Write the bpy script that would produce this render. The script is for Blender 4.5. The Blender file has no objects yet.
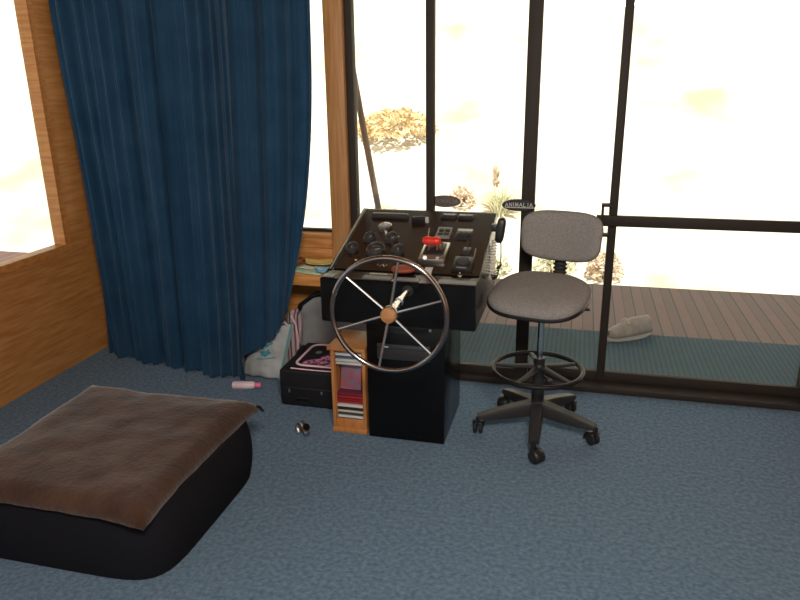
import bpy, bmesh, math, random
from mathutils import Vector, Matrix, noise
PI = math.pi
random.seed(7)
C = bpy.context.scene.collection
SC = bpy.context.scene

# ---------------------------------------------------------------- camera
FPX, TILT, YAW, ROLL, EYE = 700.0, math.radians(17.8), math.radians(14.5), math.radians(.8), 1.49
r0 = Vector((math.cos(YAW), math.sin(YAW), 0)); fh = Vector((-math.sin(YAW), math.cos(YAW), 0)); zz = Vector((0, 0, 1))
FW = fh*math.cos(TILT) - zz*math.sin(TILT); u0 = fh*math.sin(TILT) + zz*math.cos(TILT)
RT = math.cos(ROLL)*r0 - math.sin(ROLL)*u0; UP = math.sin(ROLL)*r0 + math.cos(ROLL)*u0
cam = bpy.data.cameras.new('camera'); camo = bpy.data.objects.new('camera', cam); C.objects.link(camo)
camo.matrix_world = Matrix(((RT.x, UP.x, -FW.x, 0), (RT.y, UP.y, -FW.y, 0), (RT.z, UP.z, -FW.z, EYE), (0, 0, 0, 1)))
cam.sensor_fit = 'HORIZONTAL'; cam.sensor_width = 36; cam.lens = FPX/800*36; cam.clip_start = .05; cam.clip_end = 300
SC.camera = camo

# ---------------------------------------------------------------- sky, sun, added fill light, exposure
W = bpy.data.worlds.new('sky'); SC.world = W; W.use_nodes = True
bg = W.node_tree.nodes['Background']; bg.inputs[0].default_value = (.86, .93, 1, 1); bg.inputs[1].default_value = .8
sl = bpy.data.lights.new('sun', 'SUN'); sl.energy = 7.0; sl.angle = math.radians(.6); sl.color = (1, .95, .86)
so = bpy.data.objects.new('sun', sl); C.objects.link(so)
so.rotation_euler = Vector((-.12, 1, -1.75)).to_track_quat('-Z', 'Y').to_euler()
def area(name, loc, target, sx, sy, power, col):
    l = bpy.data.lights.new(name, 'AREA'); l.shape = 'RECTANGLE'; l.size = sx; l.size_y = sy; l.energy = power; l.color = col
    o = bpy.data.objects.new(name, l); C.objects.link(o); o.location = loc
    o.rotation_euler = (Vector(target)-Vector(loc)).to_track_quat('-Z', 'Y').to_euler()
area('fill_light', (.15, .0, 2.2), (-.6, 2.7, .3), .6, .4, 70, (1, .93, .84))  # added front fill above the camera, standing in for a flash; no fixture
SC.view_settings.view_transform = 'Standard'; SC.view_settings.look = 'None'
SC.view_settings.exposure = 0.0; SC.view_settings.gamma = 1; SC.view_settings.use_curve_mapping = False

# ---------------------------------------------------------------- materials
def mat(name, col, rough=.5, metal=0, spec=.5, emit=None, col2=None, scale=20, detail=4, bump=0, bscale=None, coords='Object', stretch=None, lo=.35, hi=.65, sheen=0, coat=0):
    m = bpy.data.materials.new(name); m.use_nodes = True; nt = m.node_tree; b = nt.nodes['Principled BSDF']
    b.inputs['Base Color'].default_value = (*col, 1); b.inputs['Roughness'].default_value = rough
    b.inputs['Metallic'].default_value = metal; b.inputs['Specular IOR Level'].default_value = spec
    b.inputs['Sheen Weight'].default_value = sheen; b.inputs['Coat Weight'].default_value = coat
    tc = nt.nodes.new('ShaderNodeTexCoord'); src = tc.outputs[coords]
    if stretch:
        mp = nt.nodes.new('ShaderNodeMapping'); mp.inputs['Scale'].default_value = stretch
        nt.links.new(src, mp.inputs[0]); src = mp.outputs[0]
    if col2:
        n = nt.nodes.new('ShaderNodeTexNoise'); n.inputs['Scale'].default_value = scale; n.inputs['Detail'].default_value = detail
        r = nt.nodes.new('ShaderNodeValToRGB'); r.color_ramp.elements[0].position = lo; r.color_ramp.elements[1].position = hi
        r.color_ramp.elements[0].color = (*col, 1); r.color_ramp.elements[1].color = (*col2, 1)
        nt.links.new(src, n.inputs['Vector']); nt.links.new(n.outputs['Fac'], r.inputs[0]); nt.links.new(r.outputs[0], b.inputs['Base Color'])
    if bump:
        n2 = nt.nodes.new('ShaderNodeTexNoise'); n2.inputs['Scale'].default_value = bscale or scale; n2.inputs['Detail'].default_value = 3
        bp = nt.nodes.new('ShaderNodeBump'); bp.inputs['Strength'].default_value = bump; bp.inputs['Distance'].default_value = .01
        nt.links.new(src, n2.inputs['Vector']); nt.links.new(n2.outputs['Fac'], bp.inputs['Height']); nt.links.new(bp.outputs[0], b.inputs['Normal'])
    return m
def banded(name, stops, scale, axis='X', rough=.6, bump=0):
    """repeating bands of colour across one object axis (planks, stripes)"""
    m = bpy.data.materials.new(name); m.use_nodes = True; nt = m.node_tree; b = nt.nodes['Principled BSDF']; b.inputs['Roughness'].default_value = rough
    tc = nt.nodes.new('ShaderNodeTexCoord'); sx = nt.nodes.new('ShaderNodeSeparateXYZ'); nt.links.new(tc.outputs['Object'], sx.inputs[0])
    mu = nt.nodes.new('ShaderNodeMath'); mu.operation = 'MULTIPLY'; mu.inputs[1].default_value = scale; nt.links.new(sx.outputs[axis], mu.inputs[0])
    fr = nt.nodes.new('ShaderNodeMath'); fr.operation = 'FRACT'; nt.links.new(mu.outputs[0], fr.inputs[0])
    r = nt.nodes.new('ShaderNodeValToRGB'); r.color_ramp.interpolation = 'CONSTANT'
    while len(r.color_ramp.elements) < len(stops): r.color_ramp.elements.new(.5)
    for e, (p, c) in zip(r.color_ramp.elements, stops): e.position = p; e.color = (*c, 1)
    nt.links.new(fr.outputs[0], r.inputs[0])
    n = nt.nodes.new('ShaderNodeTexNoise'); n.inputs['Scale'].default_value = 9; n.inputs['Detail'].default_value = 5
    mx = nt.nodes.new('ShaderNodeMix'); mx.data_type = 'RGBA'; mx.blend_type = 'MULTIPLY'; mx.inputs[0].default_value = .35
    nt.links.new(tc.outputs['Object'], n.inputs['Vector']); nt.links.new(r.outputs[0], mx.inputs[6]); nt.links.new(n.outputs['Color'], mx.inputs[7])
    nt.links.new(mx.outputs[2], b.inputs['Base Color'])
    return m
def glass_mat():
    m = bpy.data.materials.new('pane_glass'); m.use_nodes = True; nt = m.node_tree; nt.nodes.clear()
    o = nt.nodes.new('ShaderNodeOutputMaterial'); t = nt.nodes.new('ShaderNodeBsdfTransparent'); g = nt.nodes.new('ShaderNodeBsdfGlossy')
    t.inputs[0].default_value = (.96, .97, .96, 1); g.inputs['Roughness'].default_value = .02
    lw = nt.nodes.new('ShaderNodeLayerWeight'); lw.inputs[0].default_value = .5; x = nt.nodes.new('ShaderNodeMixShader')
    pw = nt.nodes.new('ShaderNodeMath'); pw.operation = 'POWER'; pw.inputs[1].default_value = 5; f = nt.nodes.new('ShaderNodeMath'); f.operation = 'MULTIPLY_ADD'; f.inputs[1].default_value = .93; f.inputs[2].default_value = .04
    nt.links.new(lw.outputs['Facing'], pw.inputs[0]); nt.links.new(pw.outputs[0], f.inputs[0]); nt.links.new(f.outputs[0], x.inputs[0]); nt.links.new(t.outputs[0], x.inputs[1]); nt.links.new(g.outputs[0], x.inputs[2]); nt.links.new(x.outputs[0], o.inputs[0])
    return m
M = dict(
    carpet=mat('blue_carpet', (.044, .105, .185), .95, col2=(.105, .205, .315), scale=60, detail=6, bump=.9, bscale=220, spec=.1, sheen=.2),
    curtain=mat('blue_curtain_cloth', (.010, .040, .085), .85, col2=(.016, .054, .106), scale=6, bump=.15, bscale=300, spec=.1, sheen=.12),
    pine=mat('pine_wood', (.46, .175, .037), .45, col2=(.60, .265, .075), scale=5, detail=8, stretch=(1.2, 6, 14), bump=.08),
    post=mat('pine_post_wood', (.36, .16, .05), .5, col2=(.47, .24, .09), scale=5, detail=8, stretch=(18, 18, 1), bump=.08),
    rackwood=mat('beech_rack_wood', (.40, .155, .038), .45, col2=(.49, .21, .066), scale=4, detail=8, stretch=(14, 14, 1.4)),
    ceilwood=mat('ceiling_wood', (.38, .21, .10), .5, col2=(.46, .27, .13), scale=5, stretch=(2, 14, 2)),
    alum=mat('bronze_door_metal', (.030, .023, .019), .6, spec=.2),
    blackgloss=mat('black_gloss_laminate', (.0045, .0042, .0045), .22, spec=.28),
    panel=mat('black_dash_panel', (.020, .010, .0055), .24, spec=.28),
    black=mat('black_plastic', (.011, .011, .012), .42),
    chairplastic=mat('charcoal_chair_plastic', (.022, .021, .022), .5, spec=.25)
    ,ringplastic=mat('black_ring_plastic', (.009, .009, .010), .5, spec=.25),
    rubber=mat('black_rubber', (.01, .01, .01), .7),
    wallpine=mat('pine_wall_boards', (.42, .175, .045), .45, col2=(.55, .26, .085), scale=5, detail=8, stretch=(6, 1.2, 14)),
    chrome=mat('chrome', (.80, .78, .76), .2, metal=1),
    rim=mat('polished_rim_steel', (.36, .30, .28), .16, metal=1),
    steel=mat('satin_steel', (.60, .58, .56), .35, metal=1),
    strip=mat('grey_strip', (.16, .16, .165), .4),
    hubwood=mat('hub_wood', (.34, .15, .05), .4, col2=(.42, .2, .075), scale=12, stretch=(1, 1, 6)),
    fabric=mat('grey_chair_fabric', (.205, .192, .185), .95, col2=(.27, .255, .245), scale=180, detail=2, bump=.35, bscale=320, spec=.1),
    suede=mat('brown_suede', (.036, .0165, .010), .9, col2=(.066, .032, .019), scale=7, detail=6, bump=.3, bscale=60, spec=.1, sheen=.3),
    darkcloth=mat('dark_base_cloth', (.010, .010, .013), .9, bump=.2, bscale=150, spec=.1),
    nylon=mat('black_nylon', (.008, .008, .010), .7, bump=.25, bscale=300, spec=.3),
    floral=mat('pink_floral_print', (.03, .006, .02), .7, col2=(.72, .26, .46), scale=42, detail=3, lo=.44, hi=.58),
    pink=mat('pink_piping', (.78, .50, .56), .6),
    tote=mat('white_tote_plastic', (.40, .42, .42), .55, col2=(.52, .53, .52), scale=9, bump=.5, bscale=25),
    teal=mat('teal_print', (.06, .30, .38), .6),
    tealtrim=mat('pale_teal_trim', (.16, .36, .40), .6),
    greycloth=mat('grey_bag_cloth', (.24, .24, .24), .85, col2=(.31, .31, .305), scale=14, bump=.4, bscale=16),
    bottle=mat('pale_pink_bottle', (.72, .52, .60), .35, col2=(.80, .66, .72), scale=25),
    cap=mat('pink_cap', (.70, .17, .32), .4),
    white=mat('white_plastic', (.62, .62, .60), .45),
    red=mat('red_knob', (.62, .022, .012), .35),
    rust=mat('rust_leather', (.22, .042, .014), .55, bump=.2, bscale=60),
    dial=mat('dark_dial_face', (.05, .05, .052), .25),
    dialglass=mat('pale_dial_face', (.20, .25, .27), .12, spec=.8),
    hood=mat('grey_black_bezel', (.034, .032, .032), .3),
    greyplate=mat('grey_switch_plate', (.19, .18, .17), .45),
    label=mat('white_sticker', (.5, .5, .5), .5),
    coilgrey=mat('pale_cord', (.66, .63, .58), .5),
    display=mat('dim_display', (.035, .04, .05), .2),
    hill=mat('dry_hillside', (.78, .72, .58), .95, col2=(.56, .44, .27), scale=.9, detail=10, lo=.50, hi=.70, spec=0, bump=.4, bscale=3),
    dry=mat('dry_golden_leaves', (.80, .58, .28), .9, col2=(.85, .70, .42), scale=4, spec=.1),
    brownleaf=mat('dry_brown_leaves', (.70, .55, .40), .9, col2=(.80, .68, .54), scale=5, spec=.1),
    paleleaf=mat('pale_green_blades', (.70, .69, .48), .8, col2=(.80, .78, .60), scale=5, spec=.1),
    trunkm=mat('dry_trunk', (.22, .13, .08), .95, spec=.1),
    weathered=mat('weathered_pole_wood', (.20, .15, .11), .7, col2=(.27, .2, .15), scale=9, stretch=(8, 8, 1)),
    signblack=mat('black_sign_board', (.014, .013, .014), .5),
    signdull=mat('grey_brown_sign_back', (.17, .14, .135), .8, spec=.1),
    signlet=mat('white_sign_letter', (.72, .70, .66), .5),
    signletd=mat('dull_sign_letter', (.34, .28, .27), .7),
    shoe=mat('beige_shoe_cloth', (.34, .28, .23), .8, col2=(.42, .36, .30), scale=40),
    sole=mat('pale_sole_rubber', (.55, .52, .47), .6),
    leaffl_y=mat('yellow_paper', (.88, .58, .12), .6, col2=(.90, .72, .30), scale=14),
    paper_g=mat('green_paper', (.36, .60, .36), .6, col2=(.58, .74, .55), scale=18),
    paper_b=mat('blue_paper', (.10, .42, .80), .5, col2=(.40, .66, .86), scale=20),
    paper_w=mat('white_paper', (.85, .86, .83), .6),
    underroof=mat('roof_boards', (.36, .24, .16), .7),
    cdclear=mat('clear_cd_case', (.55, .56, .56), .2),
)
M['glass'] = glass_mat()
M['deck'] = banded('red_brown_deck_boards', [(0, (.012, .008, .008)), (.06, (.19, .088, .072)), (.53, (.012, .008, .008)), (.56, (.15, .07, .058))], 7.5, 'X', .6)
M['mat'] = banded('ribbed_teal_outdoor_carpet', [(0, (.060, .105, .125)), (.5, (.085, .135, .155))], 38, 'X', .95)
M['stripes'] = banded('pink_striped_cloth', [(0, (.50, .40, .40)), (.4, (.22, .07, .09)), (.6, (.40, .36, .36)), (.8, (.09, .06, .06))], 24, 'X', .85)

# ---------------------------------------------------------------- mesh helpers
def BM(): return bmesh.new()
def box(bm, x0, x1, y0, y1, z0, z1, bev=0, seg=2, mtx=None):
    g = bmesh.ops.create_cube(bm, size=1); vs = g['verts']
    bmesh.ops.transform(bm, matrix=Matrix.Translation(((x0+x1)/2, (y0+y1)/2, (z0+z1)/2)) @ Matrix.Diagonal((abs(x1-x0), abs(y1-y0), abs(z1-z0), 1)), verts=vs)
    if bev:
        es = list({e for v in vs for e in v.link_edges})
        r = bmesh.ops.bevel(bm, geom=es, offset=bev, segments=seg, affect='EDGES', profile=.5)
        vs = list({v for v in r['verts']} | {v for v in vs if v.is_valid})
    if mtx: bmesh.ops.transform(bm, matrix=mtx, verts=[v for v in vs if v.is_valid])
    return bm
def tube(bm, pts, r, n=8, closed=False, cap=True, flat=None):
    pts = [Vector(p) for p in pts]; N = len(pts); rs = r if isinstance(r, (list, tuple)) else [r]*N
    rings = []; prev = None
    for i, p in enumerate(pts):
        a = pts[(i-1) % N] if closed or i > 0 else p; b = pts[(i+1) % N] if closed or i < N-1 else p
        t = (b-a).normalized()
        if prev is None:
            q = Vector((0, 0, 1)) if abs(t.z) < .9 else Vector((1, 0, 0)); s = t.cross(q).normalized()
        else:
            s = (prev - t*prev.dot(t)).normalized()
        prev = s; k = t.cross(s)
        fx, fy = flat if flat else (1, 1)
        rings.append([bm.verts.new(p + s*math.cos(2*PI*j/n)*rs[i]*fx + k*math.sin(2*PI*j/n)*rs[i]*fy) for j in range(n)])
    for i in range(N if closed else N-1):
        A, B = rings[i], rings[(i+1) % N]
        off = 0
        if closed and i == N-1:
            off = min(range(n), key=lambda o: (A[0].co-B[o].co).length)
        for j in range(n): bm.faces.new((A[j], A[(j+1) % n], B[(j+1+off) % n], B[(j+off) % n]))
    if cap and not closed: bm.faces.new(rings[0][::-1]); bm.faces.new(rings[-1])
    return bm
def lathe(bm, prof, n=32, mtx=None):
    """profile (r, z) round local z"""
    rings = []; new = []
    for r, z in prof:
        if r < 1e-6: v = [bm.verts.new((0, 0, z))]
        else: v = [bm.verts.new((r*math.cos(2*PI*j/n), r*math.sin(2*PI*j/n), z)) for j in range(n)]
        rings.append(v); new += v
    for A, B in zip(rings, rings[1:]):
        for j in range(n):
            a0, a1 = A[j % len(A)], A[(j+1) % len(A)]; b0, b1 = B[j % len(B)], B[(j+1) % len(B)]
            f = [v for k, v in enumerate((a0, a1, b1, b0))]; f2 = []
            for v in f:
                if v not in f2: f2.append(v)
            if len(f2) > 2: bm.faces.new(f2)
    for R, top in ((rings[0], 0), (rings[-1], 1)):
        if len(R) > 1: bm.faces.new(R if top else R[::-1])
    if mtx: bmesh.ops.transform(bm, matrix=mtx, verts=new)
    return bm
def prism(bm, poly, h, mtx=None, bev=0):
    """polygon (x, y) extruded along local z from 0 to h"""
    A = [bm.verts.new((x, y, 0)) for x, y in poly]; B = [bm.verts.new((x, y, h)) for x, y in poly]; n = len(poly)
    fs = [bm.faces.new(A[::-1]), bm.faces.new(B)] + [bm.faces.new((A[i], A[(i+1) % n], B[(i+1) % n], B[i])) for i in range(n)]
    vs = A+B
    if bev:
        r = bmesh.ops.bevel(bm, geom=list({e for f in fs for e in f.edges}), offset=bev, segments=2, affect='EDGES')
        vs = [v for v in vs if v.is_valid] + r['verts']; vs = list(set(vs))
    if mtx: bmesh.ops.transform(bm, matrix=mtx, verts=vs)
    return bm
def grid(bm, nu, nv, fn, closeu=False):
    vs = [[bm.verts.new(fn(i/(nu if closeu else nu-1), j/(nv-1))) for j in range(nv)] for i in range(nu)]
    for i in range(nu if closeu else nu-1):
        for j in range(nv-1):
            a = vs[i]; b = vs[(i+1) % nu]; bm.faces.new((a[j], b[j], b[j+1], a[j+1]))
    return vs
def superell(bm, c, rx, ry, rz, e=.4, n=28, m=16, wob=0, seed=0, shear=None):
    """rounded box body: superellipsoid, optionally lumpy"""
    def sg(v, p): return math.copysign(abs(v)**p, v)
    def fn(u, v):
        th = 2*PI*u; ph = -PI/2 + PI*v
        x = sg(math.cos(ph), e)*sg(math.cos(th), e); y = sg(math.cos(ph), e)*sg(math.sin(th), e); z = sg(math.sin(ph), e)
        k = 1 + wob*noise.noise(Vector((x*1.7+seed, y*1.7, z*1.7)))
        p = Vector((x*rx*k, y*ry*k, z*rz*k))
        if shear: p = shear(p)
        return Vector(c) + p
    grid(bm, n, m, fn, True)
    bmesh.ops.remove_doubles(bm, verts=bm.verts, dist=1e-5)
    return bm
BASE = {}
def obj(name, bm, m, parent=None, smooth=True, ang=35, sub=0, solid=0):
    """link one mesh; vertices are given in the thing's own root space"""
    bmesh.ops.recalc_face_normals(bm, faces=bm.faces)
    me = bpy.data.meshes.new(name); bm.to_mesh(me); bm.free()
    if smooth:
        me.polygons.foreach_set('use_smooth', [True]*len(me.polygons)); me.set_sharp_from_angle(angle=math.radians(ang))
    if isinstance(m, (list, tuple)):
        for q in m: me.materials.append(q)
    else: me.materials.append(m)
    o = bpy.data.objects.new(name, me); C.objects.link(o)
    if parent: o.parent = parent
    if solid:
        s = o.modifiers.new('solid', 'SOLIDIFY'); s.thickness = solid; s.offset = 0
    if sub:
        s = o.modifiers.new('sub', 'SUBSURF'); s.levels = sub; s.render_levels = sub
    return o
def rebase(o, loc):
    """a one-mesh thing gets its origin at its base"""
    o.data.transform(Matrix.Translation(-Vector(loc))); o.location = loc; return o
def tag(o, label, cat, group=None, kind=None):
    if label: o['label'] = label
    if cat: o['category'] = cat
    if group: o['group'] = group
    if kind: o['kind'] = kind
    return o
def thing(name, label, cat, loc, rz=0, group=None):
    o = bpy.data.objects.new(name, None); C.objects.link(o); o.location = loc; o.rotation_euler = (0, 0, rz); o.empty_display_size = .1
    return tag(o, label, cat, group)
def struct(name, bm, m, parent=None, **k):
    o = obj(name, bm, m, parent, **k)
    if not parent: o['kind'] = 'structure'
    return o
def T(x, y, z): return Matrix.Translation((x, y, z))
def RX(a): return Matrix.Rotation(a, 4, 'X')
def RY(a): return Matrix.Rotation(a, 4, 'Y')
def RZ(a): return Matrix.Rotation(a, 4, 'Z')
def circ(c, r, n=48, ax='z'):
    out = []
    for i in range(n):
        a = 2*PI*i/n; p = (r*math.cos(a), r*math.sin(a))
        out.append(Vector(c) + Vector({'z': (p[0], p[1], 0), 'y': (p[0], 0, p[1]), 'x': (0, p[0], p[1])}[ax]))
    return out

# ---------------------------------------------------------------- room shell
XL, XR, YB = -2.62, 1.9, -2.2
struct('floor', box(BM(), XL, XR, YB, 3.3, -.06, 0), M['carpet'], smooth=False)
struct('ceiling', box(BM(), XL-.1, XR+.1, YB, 4.35, 2.32, 2.40), M['ceilwood'], smooth=False)
b = BM(); box(b, XL-.08, XL, YB, 3.42, -.06, .62); box(b, XL-.08, XL, YB, 3.42, 2.06, 2.32)
for y0, y1 in ((YB, -1.2), (.55, .75), (3.1, 3.42)): box(b, XL-.08, XL, y0, y1, .62, 2.06)
struct('wall_left', b, M['wallpine'], smooth=False)
b = BM(); box(b, XR, XR+.08, YB, 3.42, -.06, 2.32); struct('wall_right', b, M['wallpine'], smooth=False)
# front wall left of the doors: boards below the window, header above
b = BM(); box(b, XL, -1.178, 3.31, 3.40, -.06, .60); box(b, XL, -1.178, 3.31, 3.40, 2.12, 2.32); box(b, XL, -2.5, 3.31, 3.40, .60, 2.12)
box(b, -1.178, XR, 3.25, 3.42, 2.14, 2.32)
struct('wall_front', b, M['pine'], smooth=False)
b = BM(); box(b, -1.178, -1.087, 3.22, 3.34, 0, 2.32, .004); struct('trim_1', b, M['post'])
# wooden window
w1 = bpy.data.objects.new('window_1', None); C.objects.link(w1); w1['kind'] = 'structure'
b = BM(); box(b, -2.5, -1.178, 3.27, 3.38, .60, .655, .004); box(b, -2.5, -1.178, 3.285, 3.38, .655, .705, .004); box(b, -2.5, -1.178, 3.275, 3.38, .705, .728, .004)
box(b, -2.5, -2.44, 3.28, 3.38, .73, 2.12); box(b, -2.5, -1.178, 3.28, 3.38, 2.06, 2.12)
struct('window_frame', b, M['pine'], w1)
b = BM(); box(b, -2.44, -1.178, 3.33, 3.36, .728, .742); struct('window_bead', b, M['alum'], w1)
b = BM(); box(b, -2.44, -1.178, 3.345, 3.35, .742, 2.06); struct('pane', b, M['glass'], w1, smooth=False)
w2 = bpy.data.objects.new('window_2', None); C.objects.link(w2); w2['kind'] = 'structure'
b = BM()
for y0, y1 in ((-1.2, .55), (.75, 3.1)):
    box(b, XL-.06, XL+.01, y0, y1, .62, .66); box(b, XL-.06, XL+.01, y0, y1, 2.02, 2.06); box(b, XL-.06, XL+.01, y0, y0+.04, .66, 2.02); box(b, XL-.06, XL+.01, y1-.04, y1, .66, 2.02)
struct('window_frame', b, M['pine'], w2)
b = BM(); box(b, XL-.04, XL-.035, .79, 3.06, .66, 2.02); box(b, XL-.04, XL-.035, -1.16, .51, .66, 2.02); struct('pane', b, M['glass'], w2, smooth=False)
# ledge under the window
b = BM(); box(b, -1.375, -1.03, 3.03, 3.31, .525, .582, .006); struct('trim_2', b, M['pine'])
# sliding doors
d1 = bpy.data.objects.new('door_1', None); C.objects.link(d1); d1['kind'] = 'structure'
b = BM()
box(b, -1.087, -1.051, 3.25, 3.30, 0, 2.14, .003); box(b, -1.087, XR, 3.25, 3.42, 0, .028, .003); box(b, -1.1, XR, 3.25, 3.42, 2.10, 2.14)
box(b, 1.06, XR, 3.25, 3.42, .028, 2.1)
struct('door_frame', b, M['alum'], d1)
b = BM(); box(b, -1.051, -.716, 3.30, 3.335, .028, .07, .003); box(b, -.716, -.677, 3.295, 3.335, .028, 2.1, .003); box(b, -.677, -.259, 3.30, 3.335, .028, .07, .003)
box(b, -.259, -.198, 3.285, 3.335, .028, 2.1, .003); box(b, -1.051, -.26, 3.30, 3.335, 2.06, 2.1)
struct('fixed_sash', b, M['alum'], d1)
b = BM(); box(b, -.198, .14, 3.345, 3.375, .028, .075, .003); box(b, .14, .178, 3.34, 3.38, .028, 2.1, .003); box(b, .178, 1.06, 3.345, 3.375, .028, .075, .003)
box(b, -.23, 1.06, 3.345, 3.375, 2.06, 2.1)
struct('sliding_sash', b, M['alum'], d1)
b = BM(); box(b, -1.051, -.716, 3.315, 3.319, .07, 2.06); box(b, -.677, -.259, 3.315, 3.319, .07, 2.06); struct('pane', b, M['glass'], d1, smooth=False)
b = BM(); box(b, -.198, .14, 3.358, 3.362, .075, 2.06); box(b, .178, 1.06, 3.358, 3.362, .075, 2.06); struct('pane', b, M['glass'], d1, smooth=False)
b = BM(); box(b, .104, .116, 3.30, 3.318, .768, .915, .003); box(b, .104, .15, 3.30, 3.345, .905, .917, .002); box(b, .104, .15, 3.30, 3.345, .766, .778, .002)
struct('door_handle', b, M['alum'], d1)
b = BM(); box(b, .085, 1.06, 3.318, 3.343, .812, .862, .003); struct('mid_rail', b, M['alum'], d1)

# ---------------------------------------------------------------- outside
struct('deck_floor', box(BM(), -6, 6, 3.42, 5.18, -.08, -.004), M['deck'], smooth=False)
struct('deck_carpet_floor', box(BM(), -3.2, 3.2, 3.43, 4.13, -.004, .006, .002), M['mat'], smooth=False)
struct('roof_fascia', box(BM(), XL-.1, XR+.1, 4.33, 4.37, 2.26, 2.42), M['ceilwood'], smooth=False)
b = BM()
def hz(x, y):
    z = -.35 if y < 6.3 else -.35 + (y-6.3)*.42 + .012*(y-6.3)**2
    return z + .16*noise.noise(Vector((x*.45, y*.45, 0)))*min(1, max(0, (y-5.8))) + .05*noise.noise(Vector((x*2, y*2, 3)))*min(1, max(0, y-6))
grid(b, 130, 90, lambda u, v: Vector(((u-.5)*70, 5.1+45*v**1.6, hz((u-.5)*70, 5.1+45*v**1.6))))
struct('ground', b, M['hill'], ang=180)
b = BM(); box(b, -40, -6.0, -12, 5.6, -.5, -.36); box(b, 6.0, 40, -12, 5.6, -.5, -.36); box(b, -6, 6, -12, YB, -.5, -.36)
struct('bank_ground', b, M['hill'], smooth=False)

def tuft(name, label, cat, loc, m, n, h, spread, width, seed, group=None, droop=.5, trunk=None):
    """a plant of many thin blades growing from one foot"""
    rnd = random.Random(seed); root = thing(name, label, cat, loc, 0, group)
    b = BM()
    for i in range(n):
        a = rnd.uniform(0, 2*PI); s = rnd.uniform(.25, 1)*spread; hh = h*rnd.uniform(.55, 1.0); z0 = trunk[1]*rnd.uniform(.75, 1) if trunk else 0
        foot = Vector((rnd.gauss(0, .12)*spread, rnd.gauss(0, .12)*spread, z0)); dirx = Vector((math.cos(a), math.sin(a), 0)); side = Vector((-dirx.y, dirx.x, 0))
        pr = None
        for k in range(5):
            t = k/4; p = foot + dirx*s*t**1.3 + Vector((0, 0, hh*(t - droop*t*t*(s/spread)*.8))); w = width*(1-t)**.6*(.5+t) if k < 4 else 0.001
            q = (b.verts.new(p-side*w), b.verts.new(p+side*w+Vector((0, 0, .3*w))))
            if pr: b.faces.new((pr[0], pr[1], q[1], q[0]))
            pr = q
    obj('foliage', b, m, root, ang=180)
    if trunk:
        b = BM(); tube(b, [(0, 0, -.05), (.02, 0, trunk[1]*.5), (0, .02, trunk[1])], trunk[0], 7); obj('stem', b, M['trunkm'], root)
    return root
def ground_at(x, y): return (x, y, hz(x, y)-.03)
def bush(name, label, cat, loc, m, n, rx, rz, leaf, seed):
    """a rounded dry bush: stems and many small leaf blades"""
    rnd = random.Random(seed); root = thing(name, label, cat, loc); b = BM()
    for i in range(n):
        a = rnd.uniform(0, 2*PI); e = math.asin(rnd.uniform(-.25, 1)); k = rnd.uniform(.35, 1)**.5*(1+.25*noise.noise(Vector((math.cos(a)*2, math.sin(a)*2, e*2+seed))))
        p = Vector((math.cos(a)*math.cos(e)*rx*k, math.sin(a)*math.cos(e)*rx*k, rz*(.35+math.sin(e)*k*.65)))
        d = Vector((rnd.uniform(-1, 1), rnd.uniform(-1, 1), rnd.uniform(-.3, 1))).normalized()*leaf*rnd.uniform(.6, 1.4); s = d.cross(Vector((rnd.uniform(-1, 1), rnd.uniform(-1, 1), rnd.uniform(-1, 1)))).normalized()*leaf*.22
        v = [b.verts.new(q) for q in (p-d*.5, p-s, p+d*.5, p+s)]; b.faces.new(v)
    obj('foliage', b, m, root, smooth=False); b = BM()
    for i in range(5): a = i*1.26; tube(b, [(0, 0, -.03), (rx*.2*math.cos(a), rx*.2*math.sin(a), rz*.3), (rx*.55*math.cos(a), rx*.55*math.sin(a), rz*.6)], [.018, .012, .005], 5)
    obj('stem', b, M['trunkm'], root)
    return root
tuft('dry_grass_clump', 'spiky pale grass clump behind the right top corner of the console', 'plant', ground_at(-.80, 7.32), M['paleleaf'], 170, .42, .26, .010, 3)
bush('dry_shrub', 'small reddish brown dry shrub beside the spiky pale clump', 'plant', ground_at(-1.22, 7.45), M['brownleaf'], 420, .15, .27, .05, 4)
tuft('dry_flower_stalk', 'tall brown dead flower stalk rising behind the spiky clump', 'plant', ground_at(-.90, 7.75), M['brownleaf'], 60, .26, .06, .014, 5, trunk=(.012, .10))
bush('golden_bush', 'golden dry bush on the slope above the console', 'plant', ground_at(-2.30, 8.75), M['dry'], 1300, .50, .40, .09, 6)
bush('golden_bush', 'golden dry bush seen through the wooden window', 'plant', ground_at(-3.85, 8.6), M['dry'], 900, .45, .36, .07, 7)
bush('low_green_bush', 'low yellow green bush beyond the deck under the hanging handset cord', 'plant', ground_at(-.80, 6.4), M['paleleaf'], 420, .22, .26, .06, 8)
bush('low_green_bush', 'low yellow green bush beyond the deck behind the stool support', 'plant', ground_at(-.18, 6.45), M['paleleaf'], 380, .20, .22, .06, 9)
bush('low_dry_bush', 'low dull dry bush beyond the deck beside the right door upright', 'plant', ground_at(.26, 6.4), M['brownleaf'], 420, .17, .30, .06, 10)
bush('golden_bush', 'sparse golden tuft low on the slope left of the leaning pole', 'plant', ground_at(-2.0, 7.0), M['dry'], 260, .22, .24, .06, 11)

# leaning pole outside
b = BM(); tube(b, [(-1.22, 4.6, 0), (-1.336, 4.6, .63), (-1.42, 4.6, 1.12), (-1.61, 4.6, 2.28)], .021, 10)
o = obj('pole', b, M['weathered'], smooth=True); rebase(o, (-1.22, 4.6, 0))
tag(o, 'weathered slanting wooden pole standing outside behind the console', 'pole')

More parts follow.
